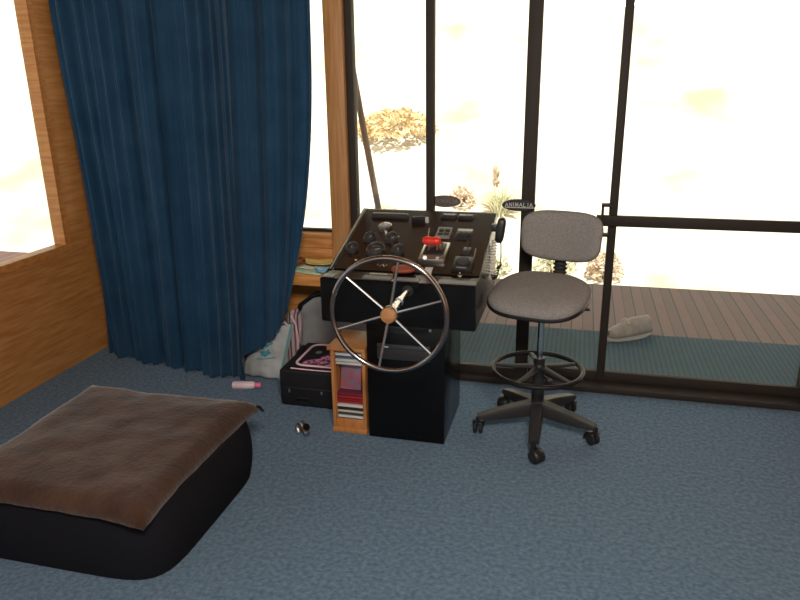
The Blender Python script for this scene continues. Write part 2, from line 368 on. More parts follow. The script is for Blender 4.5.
# name boards on the glass
GL = {'A': [((0, 0), (.5, 1)), ((.5, 1), (1, 0)), ((.22, .38), (.78, .38))], 'N': [((.08, 0), (.08, 1)), ((.08, 1), (.92, 0)), ((.92, 0), (.92, 1))],
      'I': [((.5, 0), (.5, 1))], 'M': [((.06, 0), (.12, 1)), ((.12, 1), (.5, .15)), ((.5, .15), (.88, 1)), ((.88, 1), (.94, 0))], 'L': [((.12, 1), (.12, 0)), ((.12, 0), (.9, 0))]}
SERIF = {'A': [(0, 0), (1, 0)], 'N': [(.08, 0), (.08, 1), (.92, 1)], 'I': [(.5, 0), (.5, 1)], 'M': [(.06, 0), (.12, 1), (.88, 1), (.94, 0)], 'L': [(.12, 1), (.12, 0)]}
def sign(label, cx, y, cz, hw, hh, board, let, under):
    root = thing('name_board', label, 'sign', (cx, y, cz-hh), 0)
    b = BM(); prism(b, [(hw*math.cos(a)*1.0, hh*math.sin(a)) for a in [2*PI*i/40 for i in range(40)]], .008, T(0, .004, hh) @ RX(PI/2), bev=.0015)
    obj('board', b, board, root)
    b = BM(); x = -hw*.84; H = hh*.62; th = H*.13
    adv = {'I': .5}
    tot = sum(.62 if c == 'I' else 1.18 for c in 'ANIMALIA'); w1 = 2*hw*.84/tot
    for c in 'ANIMALIA':
        cw = w1*(.62 if c == 'I' else 1.18); lw = cw*.74; ox = x + (cw-lw)/2
        # letters follow the oval: slightly lower towards both ends
        mid = (ox+lw/2)/hw; z0 = hh*.80 - .12*hh*mid*mid
        def P(q): return Vector((ox+q[0]*lw, 0, z0+q[1]*H))
        for a, e in GL[c]:
            A, B = P(a), P(e); d = (B-A).normalized(); s = Vector((-d.z, 0, d.x))*th*.5
            v = [b.verts.new(p+Vector((0, yy, 0))) for yy in (-.0062, -.0035) for p in (A-s, A+s, B+s, B-s)]
            for f in ((0, 1, 2, 3), (7, 6, 5, 4), (0, 4, 5, 1), (1, 5, 6, 2), (2, 6, 7, 3), (3, 7, 4, 0)): b.faces.new([v[k] for k in f])
        for q in SERIF[c]:
            p = P(q); box(b, p.x-th*.95, p.x+th*.95, -.0062, -.0035, p.z-th*.25, p.z+th*.25)
        x += cw
    obj('lettering', b, let, root, smooth=False)
    if under:
        b = BM(); box(b, -hw*.80, hw*.92, -.0062, -.0035, hh*.56, hh*.66); obj('underline', b, let, root, smooth=False)
sign('black oval board reading ANIMALIA in white beside the top of the stool backrest', -.2685, 3.272, .907, .078, .028, M['signblack'], M['signlet'], True)
sign('dull grey oval board half hidden behind the thin door upright above the console', -.632, 3.345, .902, .078, .029, M['signdull'], M['signletd'], False)

# shoe on the deck
root = thing('sneaker', 'beige sneaker with pale sole lying on the deck outside the sliding door', 'shoe', (.335, 4.06, .0065), math.radians(38)); root.scale = (1.12, 1.12, 1.2)
def shoe_sec(u, v):
    x = -.135+.27*u; w = .034+.014*math.sin(PI*min(1, u*1.05))**.6 if 0 < u < 1 else .02
    hgt = (.075 if u < .45 else .075-.045*((u-.45)/.55)) if u > .04 else .05
    a = PI*v; return Vector((-x, -w*math.cos(a)*(1 if 0 < u < 1 else .4), .022+hgt*math.sin(a)**.8))
b = BM(); grid(b, 20, 14, shoe_sec)
obj('upper', b, M['shoe'], root, ang=180, solid=.004)
b = BM(); pts = []
for i in range(24):
    a = 2*PI*i/24; pts.append((-.142*math.cos(a), (.046-.008*math.cos(a*1))*math.sin(a)))
prism(b, pts, .024, bev=.004); obj('sole', b, M['sole'], root)
b = BM()
for k in range(4): tube(b, [(.03-.022*-k*1.0-.06, -.03, .078-.006*k), (-.03+.022*k, 0, .102-.009*k), (.03-.022*-k*1.0-.06, .03, .078-.006*k)], .004, 6)
obj('lace', b, M['sole'], root)

# ---------------------------------------------------------------- curtain
def lerp(a, b, t): return a+(b-a)*t
HEM = [(-1.596, 2.975, .145), (-1.50, 2.975, .205), (-1.405, 2.97, .275), (-1.36, 2.98, .36), (-1.337, 3.02, .46)]
def hem(t):
    t *= len(HEM)-1; i = min(int(t), len(HEM)-2); return Vector(HEM[i]).lerp(Vector(HEM[i+1]), t-i)
SA = .66
def cur(u, v):
    # u across the cloth, v from hem (0) to heading (1)
    zt = 2.14
    if u <= SA:
        q = u/SA; bot = Vector((lerp(-2.52, -1.590, q), lerp(3.16, 2.99, q), .010)); top = Vector((lerp(-2.54, -1.60, q**.95), 3.13, zt)); p = 1.0
    else:
        q = (u-SA)/(1-SA); bot = hem(q); top = Vector((lerp(-1.60, -1.185, q), 3.13, zt)); p = 1.0+2.6*q
    t = 1-v
    P = Vector((lerp(top.x, bot.x, t**p), lerp(top.y, bot.y, t**1.5), lerp(top.z, bot.z, t)))
    # folds: narrow gathers in the middle, broader and slanting ones at the left
    ph = u*1.0 + .035*(1-t)*max(0, 1-u/.45)
    f = .024*math.sin(2*PI*ph*9 + 1.6*math.sin(ph*17)) + .015*math.sin(2*PI*ph*23+2.2*math.sin(11*ph)) + .005*math.sin(2*PI*ph*52+2*math.sin(7*ph))
    if u > SA+.02: f *= .55 + .5*(1-t)
    P.y += f*(.75+.25*t) ; P.x += .006*math.sin(2*PI*ph*29)*(1-.3*t)
    P.y += .012*noise.noise(Vector((u*9, v*3, 0)))
    return P
b = BM(); grid(b, 460, 70, cur)
root = thing('curtain', 'deep blue gathered curtain hanging to the floor at the wooden window', 'curtain', (-2.0, 3.1, 0.0))
for v_ in b.verts: v_.co -= root.location
obj('cloth', b, M['curtain'], root, ang=180)
b = BM(); tube(b, [(-.58, .03, 2.15), (.84, .03, 2.15)], .012, 8); obj('curtain_rail', b, M['steel'], root)

# ---------------------------------------------------------------- helm console
con = thing('helm_console', 'black boat helm console with sloping instrument panel on a narrow pedestal', 'console', (-.655, 2.8, 0))
def w2l(bm):
    for v in bm.verts: v.co -= Vector((-.655, 2.8, 0))
    return bm
def cpart(name, bm, m, parent=con, **k):
    return obj(name, w2l(bm), m, parent, **k)
X0, X1 = -.970, -.349
b = BM(); box(b, -.816, -.487, 2.592, 2.985, 0, .60, .003); cpart('pedestal', b, M['blackgloss'])
prof = [(2.49, .555), (2.49, .731), (2.493, .735), (2.585, .7395), (3.088, .903), (3.10, .90), (3.10, .60), (3.06, .555)]
b = BM(); prism(b, [(y, z) for y, z in prof], X1-X0, T(X0, 0, 0) @ Matrix(((0, 0, 1, 0), (1, 0, 0, 0), (0, 1, 0, 0), (0, 0, 0, 1))), bev=.004); cpart('cabinet', b, M['blackgloss'])
# slope frame: u = world x, v = distance up the slope, w = height off it
SO = Vector((0, 2.54, .748)); SV = Vector((0, .55, .155)).normalized(); SN = Vector((0, -SV.z, SV.y))
SM = Matrix(((1, 0, 0, SO.x), (0, SV.y, SN.y, SO.y), (0, SV.z, SN.z, SO.z), (0, 0, 0, 1)))
# real slope surface sits a little under the frame at its foot
WS = -.020
def surf(v): return WS + .0177*min(1, max(0, (v-.03)/.53))
def sbox(bm, u0, u1, v0, v1, h, bev=.002, base=None):
    z = min(surf(v0), surf(v1)) if base is None else base
    box(bm, u0, u1, v0, v1, z-.002, max(surf(v0), surf(v1))+h, bev, 2, SM); return bm
def SMat(u, v, w=0): return SM @ T(u, v, surf(v)+w)
b = BM(); box(b, X0+.02, X1-.004, .055, .560, -.002, .003, .001, 1, SM @ T(0, 0, WS) @ RX(math.atan(.0177/.53))); cpart('instrument_panel', b, M['panel'])
b = BM(); box(b, X0+.004, X0+.012, .05, .572, .0, .004, .001, 1, SM @ T(0, 0, WS) @ RX(math.atan(.0177/.53))); cpart('edge_trim', b, M['steel'])
for u0, u1 in ((X0+.005, X0+.055), (-.80, -.685), (-.665, -.575), (-.50, -.357)):
    b = BM(); box(b, u0, u1, 2.503, 2.545, .735, .7405, .001, 1); cpart('ledge_strip', b, M['strip'])
def gauge(u, v, r, face, ring, name='gauge'):
    b = BM(); mt = SMat(u, v); lathe(b, [(r, -.004), (r*1.02, .010), (r*.98, .017), (r*.86, .019), (r*.80, .014)], 28, mt); g = cpart(name, b, ring)
    b = BM(); lathe(b, [(r*.82, .010), (r*.80, .0135), (r*.5, .0150), (0, .0155)], 28, mt); cpart('dial_face', b, face, g)
    b = BM(); box(b, -.0012, .0012, 0, r*.6, .0155, .0168, 0, 1, mt @ RZ(random.uniform(-1.2, 1.2))); cpart('needle', b, M['label'], g, smooth=False)
    if name == 'gauge':
        b = BM()
        def hd(a, t): aa = PI*.02+PI*.96*a; rr = r*1.04; return mt @ Vector((rr*math.cos(aa), rr*math.sin(aa)*1.0, .012+t*.020*math.sin(aa)))
        grid(b, 18, 4, hd); cpart('hood', b, ring, g, solid=.003)
gauge(-.86, .287, .026, M['dial'], M['hood']); gauge(-.763, .290, .026, M['dial'], M['hood']); gauge(-.911, .196, .025, M['dial'], M['hood'])
gauge(-.809, .190, .038, M['dial'], M['hood']); gauge(-.712, .194, .026, M['dial'], M['hood'])
gauge(-.818, .395, .031, M['dialglass'], M['chrome'], 'compass')
b = BM(); sbox(b, -.905, -.735, .480, .508, .020, .006); cpart('light_bar', b, M['hood'])
b = BM(); sbox(b, -.712, -.650, .448, .468, .028, .005); g = cpart('lever_bar', b, M['black'])
b = BM(); sbox(b, -.650, -.634, .450, .466, .028, .005); cpart('lever_tip', b, M['label'], g)
for u0, u1 in ((-.588, -.520), (-.512, -.444)):
    b = BM(); sbox(b, u0, u1, .490, .532, .012, .003); g = cpart('display', b, M['black'])
    b = BM(); sbox(b, u0+.006, u1-.006, .496, .526, .0135, .001); cpart('screen', b, M['display'], g)
# four-button switch plate and striped switch plate
b = BM(); sbox(b, -.583, -.520, .322, .420, .006, .002); g = cpart('switch_plate', b, M['greyplate'])
for i in range(2):
    for j in range(2):
        b = BM(); sbox(b, -.574+.026*i, -.552+.026*i, .345+.029*j, .369+.029*j, .012, .003); cpart('button', b, M['black'], g)
b = BM(); sbox(b, -.497, -.428, .316, .414, .006, .002); g = cpart('switch_plate', b, M['black'])
for v0 in (.326, .388):
    b = BM(); sbox(b, -.494, -.431, v0, v0+.017, .008, .001); cpart('label_strip', b, M['white'], g)
for i in range(3):
    b = BM(); sbox(b, -.490+.020*i, -.474+.020*i, .349, .382, .014, .003); cpart('rocker', b, M['hood'], g)
# throttle box
b = BM(); sbox(b, -.612, -.505, .130, .275, .016, .003); thr = cpart('throttle_box', b, M['steel'])
b = BM(); sbox(b, -.602, -.515, .165, .262, .022, .006); cpart('throttle_well', b, M['black'], thr)
for u in (-.582, -.548, -.530):
    b = BM(); tube(b, [SMat(u, .185, .015) @ Vector(), SMat(u, .215, .030) @ Vector(), SMat(u, .228, .040) @ Vector()], .005, 8); cpart('lever', b, M['chrome'], thr)
b = BM(); tube(b, [SMat(-.612+.0125*i, .232, .044) @ Vector() for i in range(7)], [.011, .018, .0185, .0155, .0185, .018, .011], 14); cpart('throttle_knob', b, M['red'], thr)
for ua, ub, rr in ((-.590, -.583, .009), (-.53, -.533, .007)):
    b = BM(); tube(b, [SMat(ua, .15, .015) @ Vector(), SMat(ub, .13, .026) @ Vector()], rr, 10); cpart('friction_knob', b, M['steel'], thr)
b = BM(); tube(b, [SMat(-.608, .285, 0) @ Vector(), SMat(-.612, .36, .03) @ Vector()], .0022, 6); cpart('choke_rod', b, M['chrome'])
b = BM(); sbox(b, -.574, -.543, .048, .094, .006, .001); cpart('warning_sticker', b, M['label'])
# handset cradle
b = BM(); sbox(b, -.468, -.388, .075, .175, .016, .006); cr = cpart('depth_sounder', b, M['black'])
b = BM(); lathe(b, [(.030, 0), (.029, .018), (.024, .022), (0, .023)], 24, SMat(-.428, .128, .006)); cpart('sounder_face', b, M['display'], cr)
b = BM(); sbox(b, -.448, -.408, .079, .090, .019, .001); cpart('sounder_trim', b, M['greyplate'], cr)
b = BM(); sbox(b, -.445, -.412, .19, .245, .018, .006); tube(b, [SMat(-.428, .245, .012) @ Vector(), SMat(-.428, .27, .03) @ Vector()], .006, 8); cpart('toggle_switch', b, M['hood'])
b = BM(); tube(b, [SMat(-.392, .17, .01) @ Vector(), SMat(-.394, .24, .012) @ Vector()], .0022, 6); cpart('pin', b, M['steel'])
b = BM(); lathe(b, [(.009, 0), (.009, .006), (.004, .007), (.004, .018), (0, .0185)], 16, SMat(-.428, .045, 0)); cpart('key_switch', b, M['chrome'])
# chrome script badge on the panel and small fittings
b = BM(); pts = [SMat(-.775+.005*i, .088+.009*math.sin(i*1.7), .005) @ Vector() for i in range(10)]; tube(b, pts, .0024, 6); cpart('script_badge', b, M['chrome'])
b = BM(); pts = [SMat(-.785+.0042*i, .012+.007*math.sin(i*2.1), .012) @ Vector() for i in range(24)]; tube(b, pts, .0026, 6); cpart('script_badge', b, M['chrome'])
for u, v in ((-.874, .123), (-.742, .325)):
    b = BM(); lathe(b, [(.005, 0), (.005, .004), (0, .006)], 12, SMat(u, v)); cpart('indicator_light', b, M['white'])
# pedestal fittings
b = BM(); box(b, -.771, -.547, 2.586, 2.596, .370, .438, .003); rad = cpart('radio', b, M['hood'])
b = BM(); box(b, -.765, -.552, 2.582, 2.590, .418, .434, .002); cpart('radio_fascia', b, M['display'], rad)
b = BM(); box(b, -.745, -.72, 2.580, 2.590, .424, .430, .001); cpart('radio_button', b, M['label'], rad)
b = BM(); lathe(b, [(.011, 0), (.010, .012), (0, .013)], 16, T(-.575, 2.587, .395) @ RX(PI/2)); cpart('radio_knob', b, M['hood'], rad)
b = BM(); box(b, -.714, -.640, 2.586, 2.596, .490, .518, .002); cpart('vent_plate', b, M['dial'])
b = BM(); lathe(b, [(.007, 0), (.006, .004), (0, .006)], 14, T(-.547, 2.594, .509) @ RX(PI/2)); cpart('lock', b, M['white'])
b = BM(); lathe(b, [(.022, 0), (.022, .004), (.0, .004)], 24, T(-.612, 2.4895, .704) @ RX(PI/2)); cpart('shaft_flange', b, M['black'])

# rust oval case resting on the panel
b = BM(); superell(b, (0, 0, .011), .048, .026, .011, .75, 28, 12); bmesh.ops.transform(b, matrix=SMat(-.655, .055, .0045) @ RZ(.15), verts=b.verts)
o = obj('spectacle_case', b, M['rust']); rebase(o, SMat(-.655, .055, 0).translation); tag(o, 'rust brown oval case lying on the console panel behind the wheel', 'case')

# ---------------------------------------------------------------- steering wheel
WC = Vector((-.627, 2.258, .681)); RIM = .210
wh = thing('steering_wheel', 'chrome six spoke steering wheel with round wooden hub cap', 'steering wheel', WC)
b = BM(); tube(b, circ((0, 0, 0), RIM, 72, 'y'), .0095, 12, closed=True); obj('rim', b, M['rim'], wh, ang=180)
for k in range(6):
    a = math.radians(19+60*k); d = Vector((math.cos(a), 0, math.sin(a)))
    b = BM(); tube(b, [d*.022+Vector((0, .012, 0)), d*.11+Vector((0, .006, 0)), d*(RIM-.002)], [.0055, .005, .0045], 8); obj('spoke', b, M['chrome'], wh)
b = BM(); lathe(b, [(.030, 0), (.033, .010), (.033, .018), (.028, .026), (0, .027)], 28, T(0, .025, 0) @ RX(PI/2)); obj('hub', b, M['chrome'], wh)
b = BM(); lathe(b, [(.0295, 0), (.0295, .004), (.026, .011), (.016, .015), (0, .0165)], 28, T(0, -.0005, 0) @ RX(PI/2)); obj('hub_cap', b, M['hubwood'], wh)
b = BM(); lathe(b, [(.012, 0), (.012, .09), (.017, .092), (.017, .105), (.012, .107), (.012, .135), (.017, .137), (.017, .155), (.014, .157), (.014, .165), (.020, .168), (.020, .19), (.020, .232), (.018, .236)], 20, T(.0145, .2185, .022) @ RZ(math.radians(-3.6)) @ RX(math.radians(5.4)) @ RX(PI/2) @ T(0, 0, -.006)); obj('shaft', b, M['chrome'], wh)

# ---------------------------------------------------------------- handset with coiled cord on the console's side
mic = thing('radio_handset', 'black radio handset with pale coiled cord hung on the console side', 'radio handset', (-.318, 2.9, .86))
b = BM(); superell(b, (0, 0, 0), .019, .024, .054, .55, 20, 14); bmesh.ops.transform(b, matrix=T(.008, 0, .005) @ RY(.12), verts=b.verts); obj('body', b, M['black'], mic)
b = BM(); box(b, -.0305, -.006, -.014, .014, .0, .03, .003); obj('bracket', b, M['black'], mic)
b = BM(); pts = []
for i in range(12*9):
    t = i/(12*9-1); a = 2*PI*12*t; cx = -.012 - .012*math.sin(t*2.2); pts.append((cx+.011*math.cos(a), .011*math.sin(a)-.004, -.035-.150*t))
tube(b, pts, .0034, 6); obj('coiled_cord', b, M['coilgrey'], mic)
b = BM(); pts = []
for i in range(12*8):
    t = i/(12*8-1); a = 2*PI*12*t; z = -.185 - .022*math.sin(PI*min(1, t*1.3)) + .06*max(0, t-.35); pts.append((-.020+.030*t+.008*math.cos(a), .008*math.sin(a)-.004, z+.004*math.cos(a)))
tube(b, pts, .0026, 6); tube(b, [(.010, -.004, -.150), (.014, -.004, -.11), (.011, 0, -.038)], .0028, 6); obj('cord_end', b, M['rubber'], mic)

# ---------------------------------------------------------------- drafting stool
ch = thing('drafting_stool', 'grey fabric drafting stool with foot ring and five castors', 'stool', (-.118, 2.80, 0), 0)
YR = RZ(math.radians(-13))
for k in range(5):
    a = math.radians(55+72*k); d = Vector((math.cos(a), math.sin(a), 0)); s = Vector((-d.y, d.x, 0))
    b = BM()
    def legf(u, v):
        t = v; r = .028+.230*t; w = .027-.007*t; zt = .146-.038*t-.014*t*t; zb = .086 - .004*t + .006*t
        zb = .088-.012*math.sin(t*2); cs = [(-w*.8, zt), (w*.8, zt), (w, zt-.008), (w*1.05, zb), (-w*1.05, zb), (-w, zt-.008)]
        q = cs[int(round(u*6)) % 6]; return d*r + s*q[0] + Vector((0, 0, q[1]))
    g = grid(b, 6, 9, lambda u, v: legf(u, v), True)
    b.faces.new([col[-1] for col in g]); b.faces.new([col[0] for col in g][::-1])
    lg = obj('leg', b, M['chairplastic'], ch)
    ck = obj('castor', lathe(BM(), [(.010, .055), (.010, .088), (0, .089)], 12, T(*(d*.258))), M['black'], ch)
    ca = a + (1.1, 2.2, -1.9, .8, 2.6)[k]; cm = T(*(d*.258)) @ RZ(ca)
    for sgn in (-1, 1):
        b = BM(); lathe(b, [(.010, -.007), (.022, -.0075), (.0265, -.004), (.0265, .004), (.022, .0075), (.010, .008), (0, .008)], 20, cm @ T(.014, sgn*.012, .0265) @ RX(PI/2)); obj('castor_wheel', b, M['rubber'], ck)
    b = BM()
    def hoodf(u, v): aa = -.3+2.6*u; return cm @ Vector((.014+.031*math.cos(aa), (v-.5)*.046, .0275+.031*math.sin(aa)))
    grid(b, 12, 4, hoodf); obj('castor_hood', b, M['black'], ck, solid=.003)
b = BM(); lathe(b, [(.034, .078), (.036, .12), (.034, .142), (.027, .15), (.025, .27), (.0, .27)], 24); obj('base_hub', b, M['chairplastic'], ch)
b = BM(); lathe(b, [(.0135, .25), (.0135, .56), (0, .56)], 20); obj('gas_column', b, M['chrome'], ch)
# foot ring
RZH = .292
b = BM(); tube(b, circ((-.006, 0, RZH), .187, 64), .0105, 10, closed=True); ring = obj('foot_ring', b, M['ringplastic'], ch, ang=180)
for k in range(5):
    a = math.radians(31+72*k); d = Vector((math.cos(a), math.sin(a), 0))
    b = BM(); tube(b, [d*.020+Vector((0, 0, RZH+.012)), d*.10+Vector((0, 0, RZH+.004)), d*.182+Vector((-.006, 0, RZH))], [.018, .015, .012], 8, flat=(1, .6)); obj('ring_spoke', b, M['chairplastic'], ring)
b = BM(); lathe(b, [(.030, RZH-.02), (.030, RZH+.02), (.024, RZH+.028), (.024, RZH+.055), (.0, RZH+.055)], 20); obj('ring_collar', b, M['black'], ring)
b = BM(); tube(b, [(.02, -.02, RZH-.022), (.045, -.045, RZH-.03)], .007, 8); lathe(b, [(.014, 0), (.014, .014), (0, .016)], 12, T(.045, -.045, RZH-.038)); obj('clamp_knob', b, M['black'], ring)
# seat: rounded, crowned pad in a dark shell, tipped slightly forward
SEAT = T(-.013, -.005, .643) @ YR @ RX(math.radians(6.5))
def outl(a, rx, ryf, ryb):
    c, s = math.cos(a), math.sin(a); e = .62
    return math.copysign(abs(c)**e, c)*rx*(1-.06*max(0, s)), math.copysign(abs(s)**e, s)*(ryb if s > 0 else ryf)
def seatf(lev):
    def f(u, v):
        x, y = outl(2*PI*u, .199, .190, .185); k, z = lev(v); dz = -.022*max(0, (-y-.10)/.11)**2 + .010*max(0, (y-.1)/.1)**2
        return SEAT @ Vector((x*k, y*k, z + dz*k))
    return f
LS = [(.0, .024), (.35, .0235), (.7, .020), (.88, .012), (.965, 0), (1, -.016), (.985, -.024)]
b = BM(); grid(b, 64, 7, lambda u, v: seatf(lambda q: LS[int(round(q*6))])(u, v), True); bmesh.ops.remove_doubles(b, verts=b.verts, dist=1e-5); obj('seat', b, M['fabric'], ch, ang=180)
LP = [(.995, -.022), (1.012, -.030), (1.0, -.038), (.85, -.05), (.4, -.058), (0, -.058)]
b = BM(); grid(b, 64, 6, lambda u, v: seatf(lambda q: LP[int(round(q*5))])(u, v), True); bmesh.ops.remove_doubles(b, verts=b.verts, dist=1e-5); obj('seat_shell', b, M['black'], ch, ang=50)
b = BM(); box(b, -.07, .07, -.09, .16, -.085, -.05, .006, 2, SEAT); obj('tilt_mechanism', b, M['black'], ch)
b = BM(); tube(b, [SEAT @ Vector(p) for p in ((.05, .02, -.07), (.15, .03, -.075), (.20, .03, -.07))], .006, 8); obj('height_lever', b, M['black'], ch)
# back
BK = T(.064, .258, .816) @ YR @ RX(math.radians(-11))
def backf(lev):
    def f(u, v):
        a = 2*PI*u; c, s = math.cos(a), math.sin(a); e = .52
        x = math.copysign(abs(c)**e, c)*.175; z = math.copysign(abs(s)**e, s)*.108*(1-.05*abs(x/.18)**2); k, y = lev(v)
        return BK @ Vector((x*k*(1 if z > 0 else .98), y - .055*(x*k/.18)**2 - .012*(z*k/.115)**2, z*k))
    return f
LB = [(0, -.028), (.4, -.028), (.78, -.025), (.92, -.019), (.985, -.008), (1, .004)]
b = BM(); grid(b, 64, 6, lambda u, v: backf(lambda q: LB[int(round(q*5))])(u, v), True); bmesh.ops.remove_doubles(b, verts=b.verts, dist=1e-5); obj('backrest', b, M['fabric'], ch, ang=180)
LQ = [(.998, .002), (1.01, .008), (.99, .016), (.8, .024), (0, .026)]
b = BM(); grid(b, 64, 5, lambda u, v: backf(lambda q: LQ[int(round(q*4))])(u, v), True); bmesh.ops.remove_doubles(b, verts=b.verts, dist=1e-5); obj('backrest_shell', b, M['black'], ch, ang=50)
b = BM(); prof = []
A = Vector((.060, .272, .80)); Bq = Vector((.056, .262, .60))
pts = [A.lerp(Bq, i/44) for i in range(45)]; tube(b, pts, [.028 if i % 4 < 2 else .022 for i in range(45)], 14, flat=(.6, 1.1)); obj('bellows', b, M['rubber'], ch, ang=60)
b = BM(); tube(b, [(.056, .258, .615), (.052, .235, .565), (.03, .13, .553)], .020, 10, flat=(1.3, .5)); obj('back_bracket', b, M['black'], ch)

# ---------------------------------------------------------------- CD rack
rk = thing('cd_rack', 'slim wooden disc rack standing against the console pedestal', 'rack', (-.905, 2.708, 0))
def rl(bm):
    for v in bm.verts: v.co -= Vector((-.905, 2.72, 0))
    return bm
def rpart(n, b): return obj(n, rl(b), M['rackwood'], rk)
b = BM(); box(b, -.998, -.829, 2.612, 2.835, .382, .398, .003); rpart('top', b)
b = BM(); box(b, -.986, -.829, 2.610, 2.835, 0, .022, .003); rpart('plinth', b)
for x0 in (-.984, -.845): b = BM(); box(b, x0, x0+.014, 2.618, 2.825, .022, .382, .001); rpart('side_panel', b)
b = BM(); box(b, -.970, -.845, 2.815, 2.825, .022, .382, .001); rpart('back_panel', b)
for x0 in (-.970, -.848):
    b = BM(); box(b, x0, x0+.003, 2.63, 2.815, .07, .378)
    for i in range(20): z = .072+i*.0155; box(b, x0-.0005+(.0 if x0 > -.9 else .001), x0+.0035, 2.625, 2.8155, z, z+.004)
    rpart('slotted_liner', b)
b = BM(); box(b, -.970, -.845, 2.626, 2.634, .022, .060, .001); rpart('front_board', b)
cdcol = [('white', (.6, .6, .6)), ('pale grey', (.42, .44, .46)), ('slate blue', (.07, .11, .16)), ('silver', (.5, .5, .48)), ('red', (.35, .02, .02)), ('dark red', (.20, .015, .02)), ('maroon', (.14, .02, .04)),
         ('black', (.02, .02, .022)), ('cream', (.55, .50, .40)), ('green', (.10, .16, .10)), ('charcoal', (.05, .05, .055)), ('ivory', (.6, .57, .5))]
CDM = {n: mat('disc_spine_'+n.replace(' ', '_'), c, .35) for n, c in cdcol}
slots = [(.362, 'white', 'topmost disc case in the wooden rack with a white spine'), (.3485, 'slate blue', 'slate blue disc case just under the topmost white one'),
         (.335, 'silver', 'silver spined disc case third from the top of the rack'), (.320, 'ivory', 'ivory spined disc case above the colourful leaning sleeve'),
         (.178, 'maroon', 'maroon disc case under the leaning sleeve'), (.164, 'red', 'bright red disc case under the maroon one'), (.150, 'dark red', 'dark red disc case between two redder ones'),
         (.137, 'red', 'lowest of the red disc cases in the rack'), (.122, 'ivory', 'ivory disc case just below the red ones'), (.108, 'black', 'black spined disc case under the ivory one'),
         (.094, 'cream', 'cream disc case under the black one'), (.080, 'charcoal', 'charcoal disc case second from the bottom'), (.068, 'white', 'lowest disc case in the rack with a white spine')]
for i, (z, c, lab) in enumerate(slots):
    cd = thing('disc_case', lab, 'disc case', (-.9075, 2.678+random.uniform(-.004, .006), z-.005), 0, 'disc cases in the wooden rack')
    b = BM(); box(b, -.058, .058, -.060, .065, 0, .010, .001); obj('case', b, M['cdclear'] if c in ('white', 'silver', 'ivory') else CDM[c], cd)
    b = BM(); box(b, -.056, .056, -.0612, -.059, .0018, .0082); obj('spine_label', b, CDM[c], cd, smooth=False)
for i, (x, tl, m1, m2, lab) in enumerate(((-.935, .15, (.35, .08, .07), (.12, .16, .30), 'disc sleeve with a red and blue cover leaning in the rack'), (-.895, .30, (.02, .02, .03), (.10, .10, .14), 'dark disc sleeve leaning behind the red and blue one'))):
    mm = mat('cover_print_%s' % ('bright' if i == 0 else 'dark'), m1, .3, col2=m2, scale=30)
    b = BM(); box(b, -.047, .047, 0, .008, 0, .122, .001, 1, RX(-.22)); o = obj('disc_sleeve', b, mm); o.location = (-.915+.012*i, 2.653+.05*i, .1845)
    tag(o, lab, 'disc case')

# ---------------------------------------------------------------- suitcase
sc = thing('suitcase', 'low black soft case with pink piping and floral top', 'suitcase', (-1.150, 2.936, 0))
def sl_(bm):
    for v in bm.verts: v.co -= Vector((-1.15, 2.95, 0))
    return bm
b = BM(); box(b, -1.313, -.998, 2.80, 3.165, .004, .186, .013, 4); obj('body', sl_(b), M['nylon'], sc, ang=60)
ZT = .1875
def rloop(x0, x1, y0, y1, r, z, n=6):
    out = []
    for cx, cy, a0 in ((x1-r, y1-r, 0), (x0+r, y1-r, 90), (x0+r, y0+r, 180), (x1-r, y0+r, 270)):
        for k in range(n+1): a = math.radians(a0+90*k/n); out.append(Vector((cx+r*math.cos(a), cy+r*math.sin(a), z)))
    return out
b = BM(); tube(b, rloop(-1.262, -1.03, 2.865, 3.135, .045, ZT), .0062, 8, closed=True); obj('piping', sl_(b), M['pink'], sc)
b = BM(); tube(b, [(-1.262, 2.826, .184), (-1.15, 2.822, .184), (-1.06, 2.826, .184)], .0055, 8); obj('piping', sl_(b), M['pink'], sc)
b = BM(); box(b, -1.245, -1.045, 2.88, 3.12, .183, .1875, .002); obj('pocket_flap', sl_(b), M['nylon'], sc)
b = BM(); prism(b, [(-1.23, 2.885), (-1.05, 2.885), (-1.05, 3.11), (-1.125, 3.10), (-1.15, 3.01), (-1.175, 2.955), (-1.225, 2.93)], .0008, T(0, 0, .1876)); obj('floral_print', sl_(b), M['floral'], sc, smooth=False)
b = BM(); prism(b, [(-1.20+.016*math.cos(a), 3.035+.018*math.sin(a)) for a in [2*PI*i/14 for i in range(14)]], .001, T(0, 0, .1876)); obj('badge', sl_(b), M['greyplate'], sc, smooth=False)
b = BM(); tube(b, [(-1.30, 3.0, .183), (-1.29, 3.0, .203), (-1.285, 3.05, .207), (-1.30, 3.09, .183)], .008, 8); obj('grab_handle', sl_(b), M['nylon'], sc)
for x, z in ((-1.264, .085), (-1.103, .087)):
    b = BM(); box(b, x-.004, x+.004, 2.793, 2.801, z-.010, z+.006, .0015); obj('zip_pull', sl_(b), M['steel'], sc)
b = BM(); tube(b, [(-1.29, 2.7985, .098), (-1.02, 2.7985, .100)], .003, 6); obj('zip', sl_(b), M['rubber'], sc)
b = BM(); tube(b, [(-1.235, 2.798, .035), (-1.22, 2.788, .055), (-1.16, 2.788, .055), (-1.145, 2.798, .035)], .006, 8); obj('carry_handle', sl_(b), M['nylon'], sc)

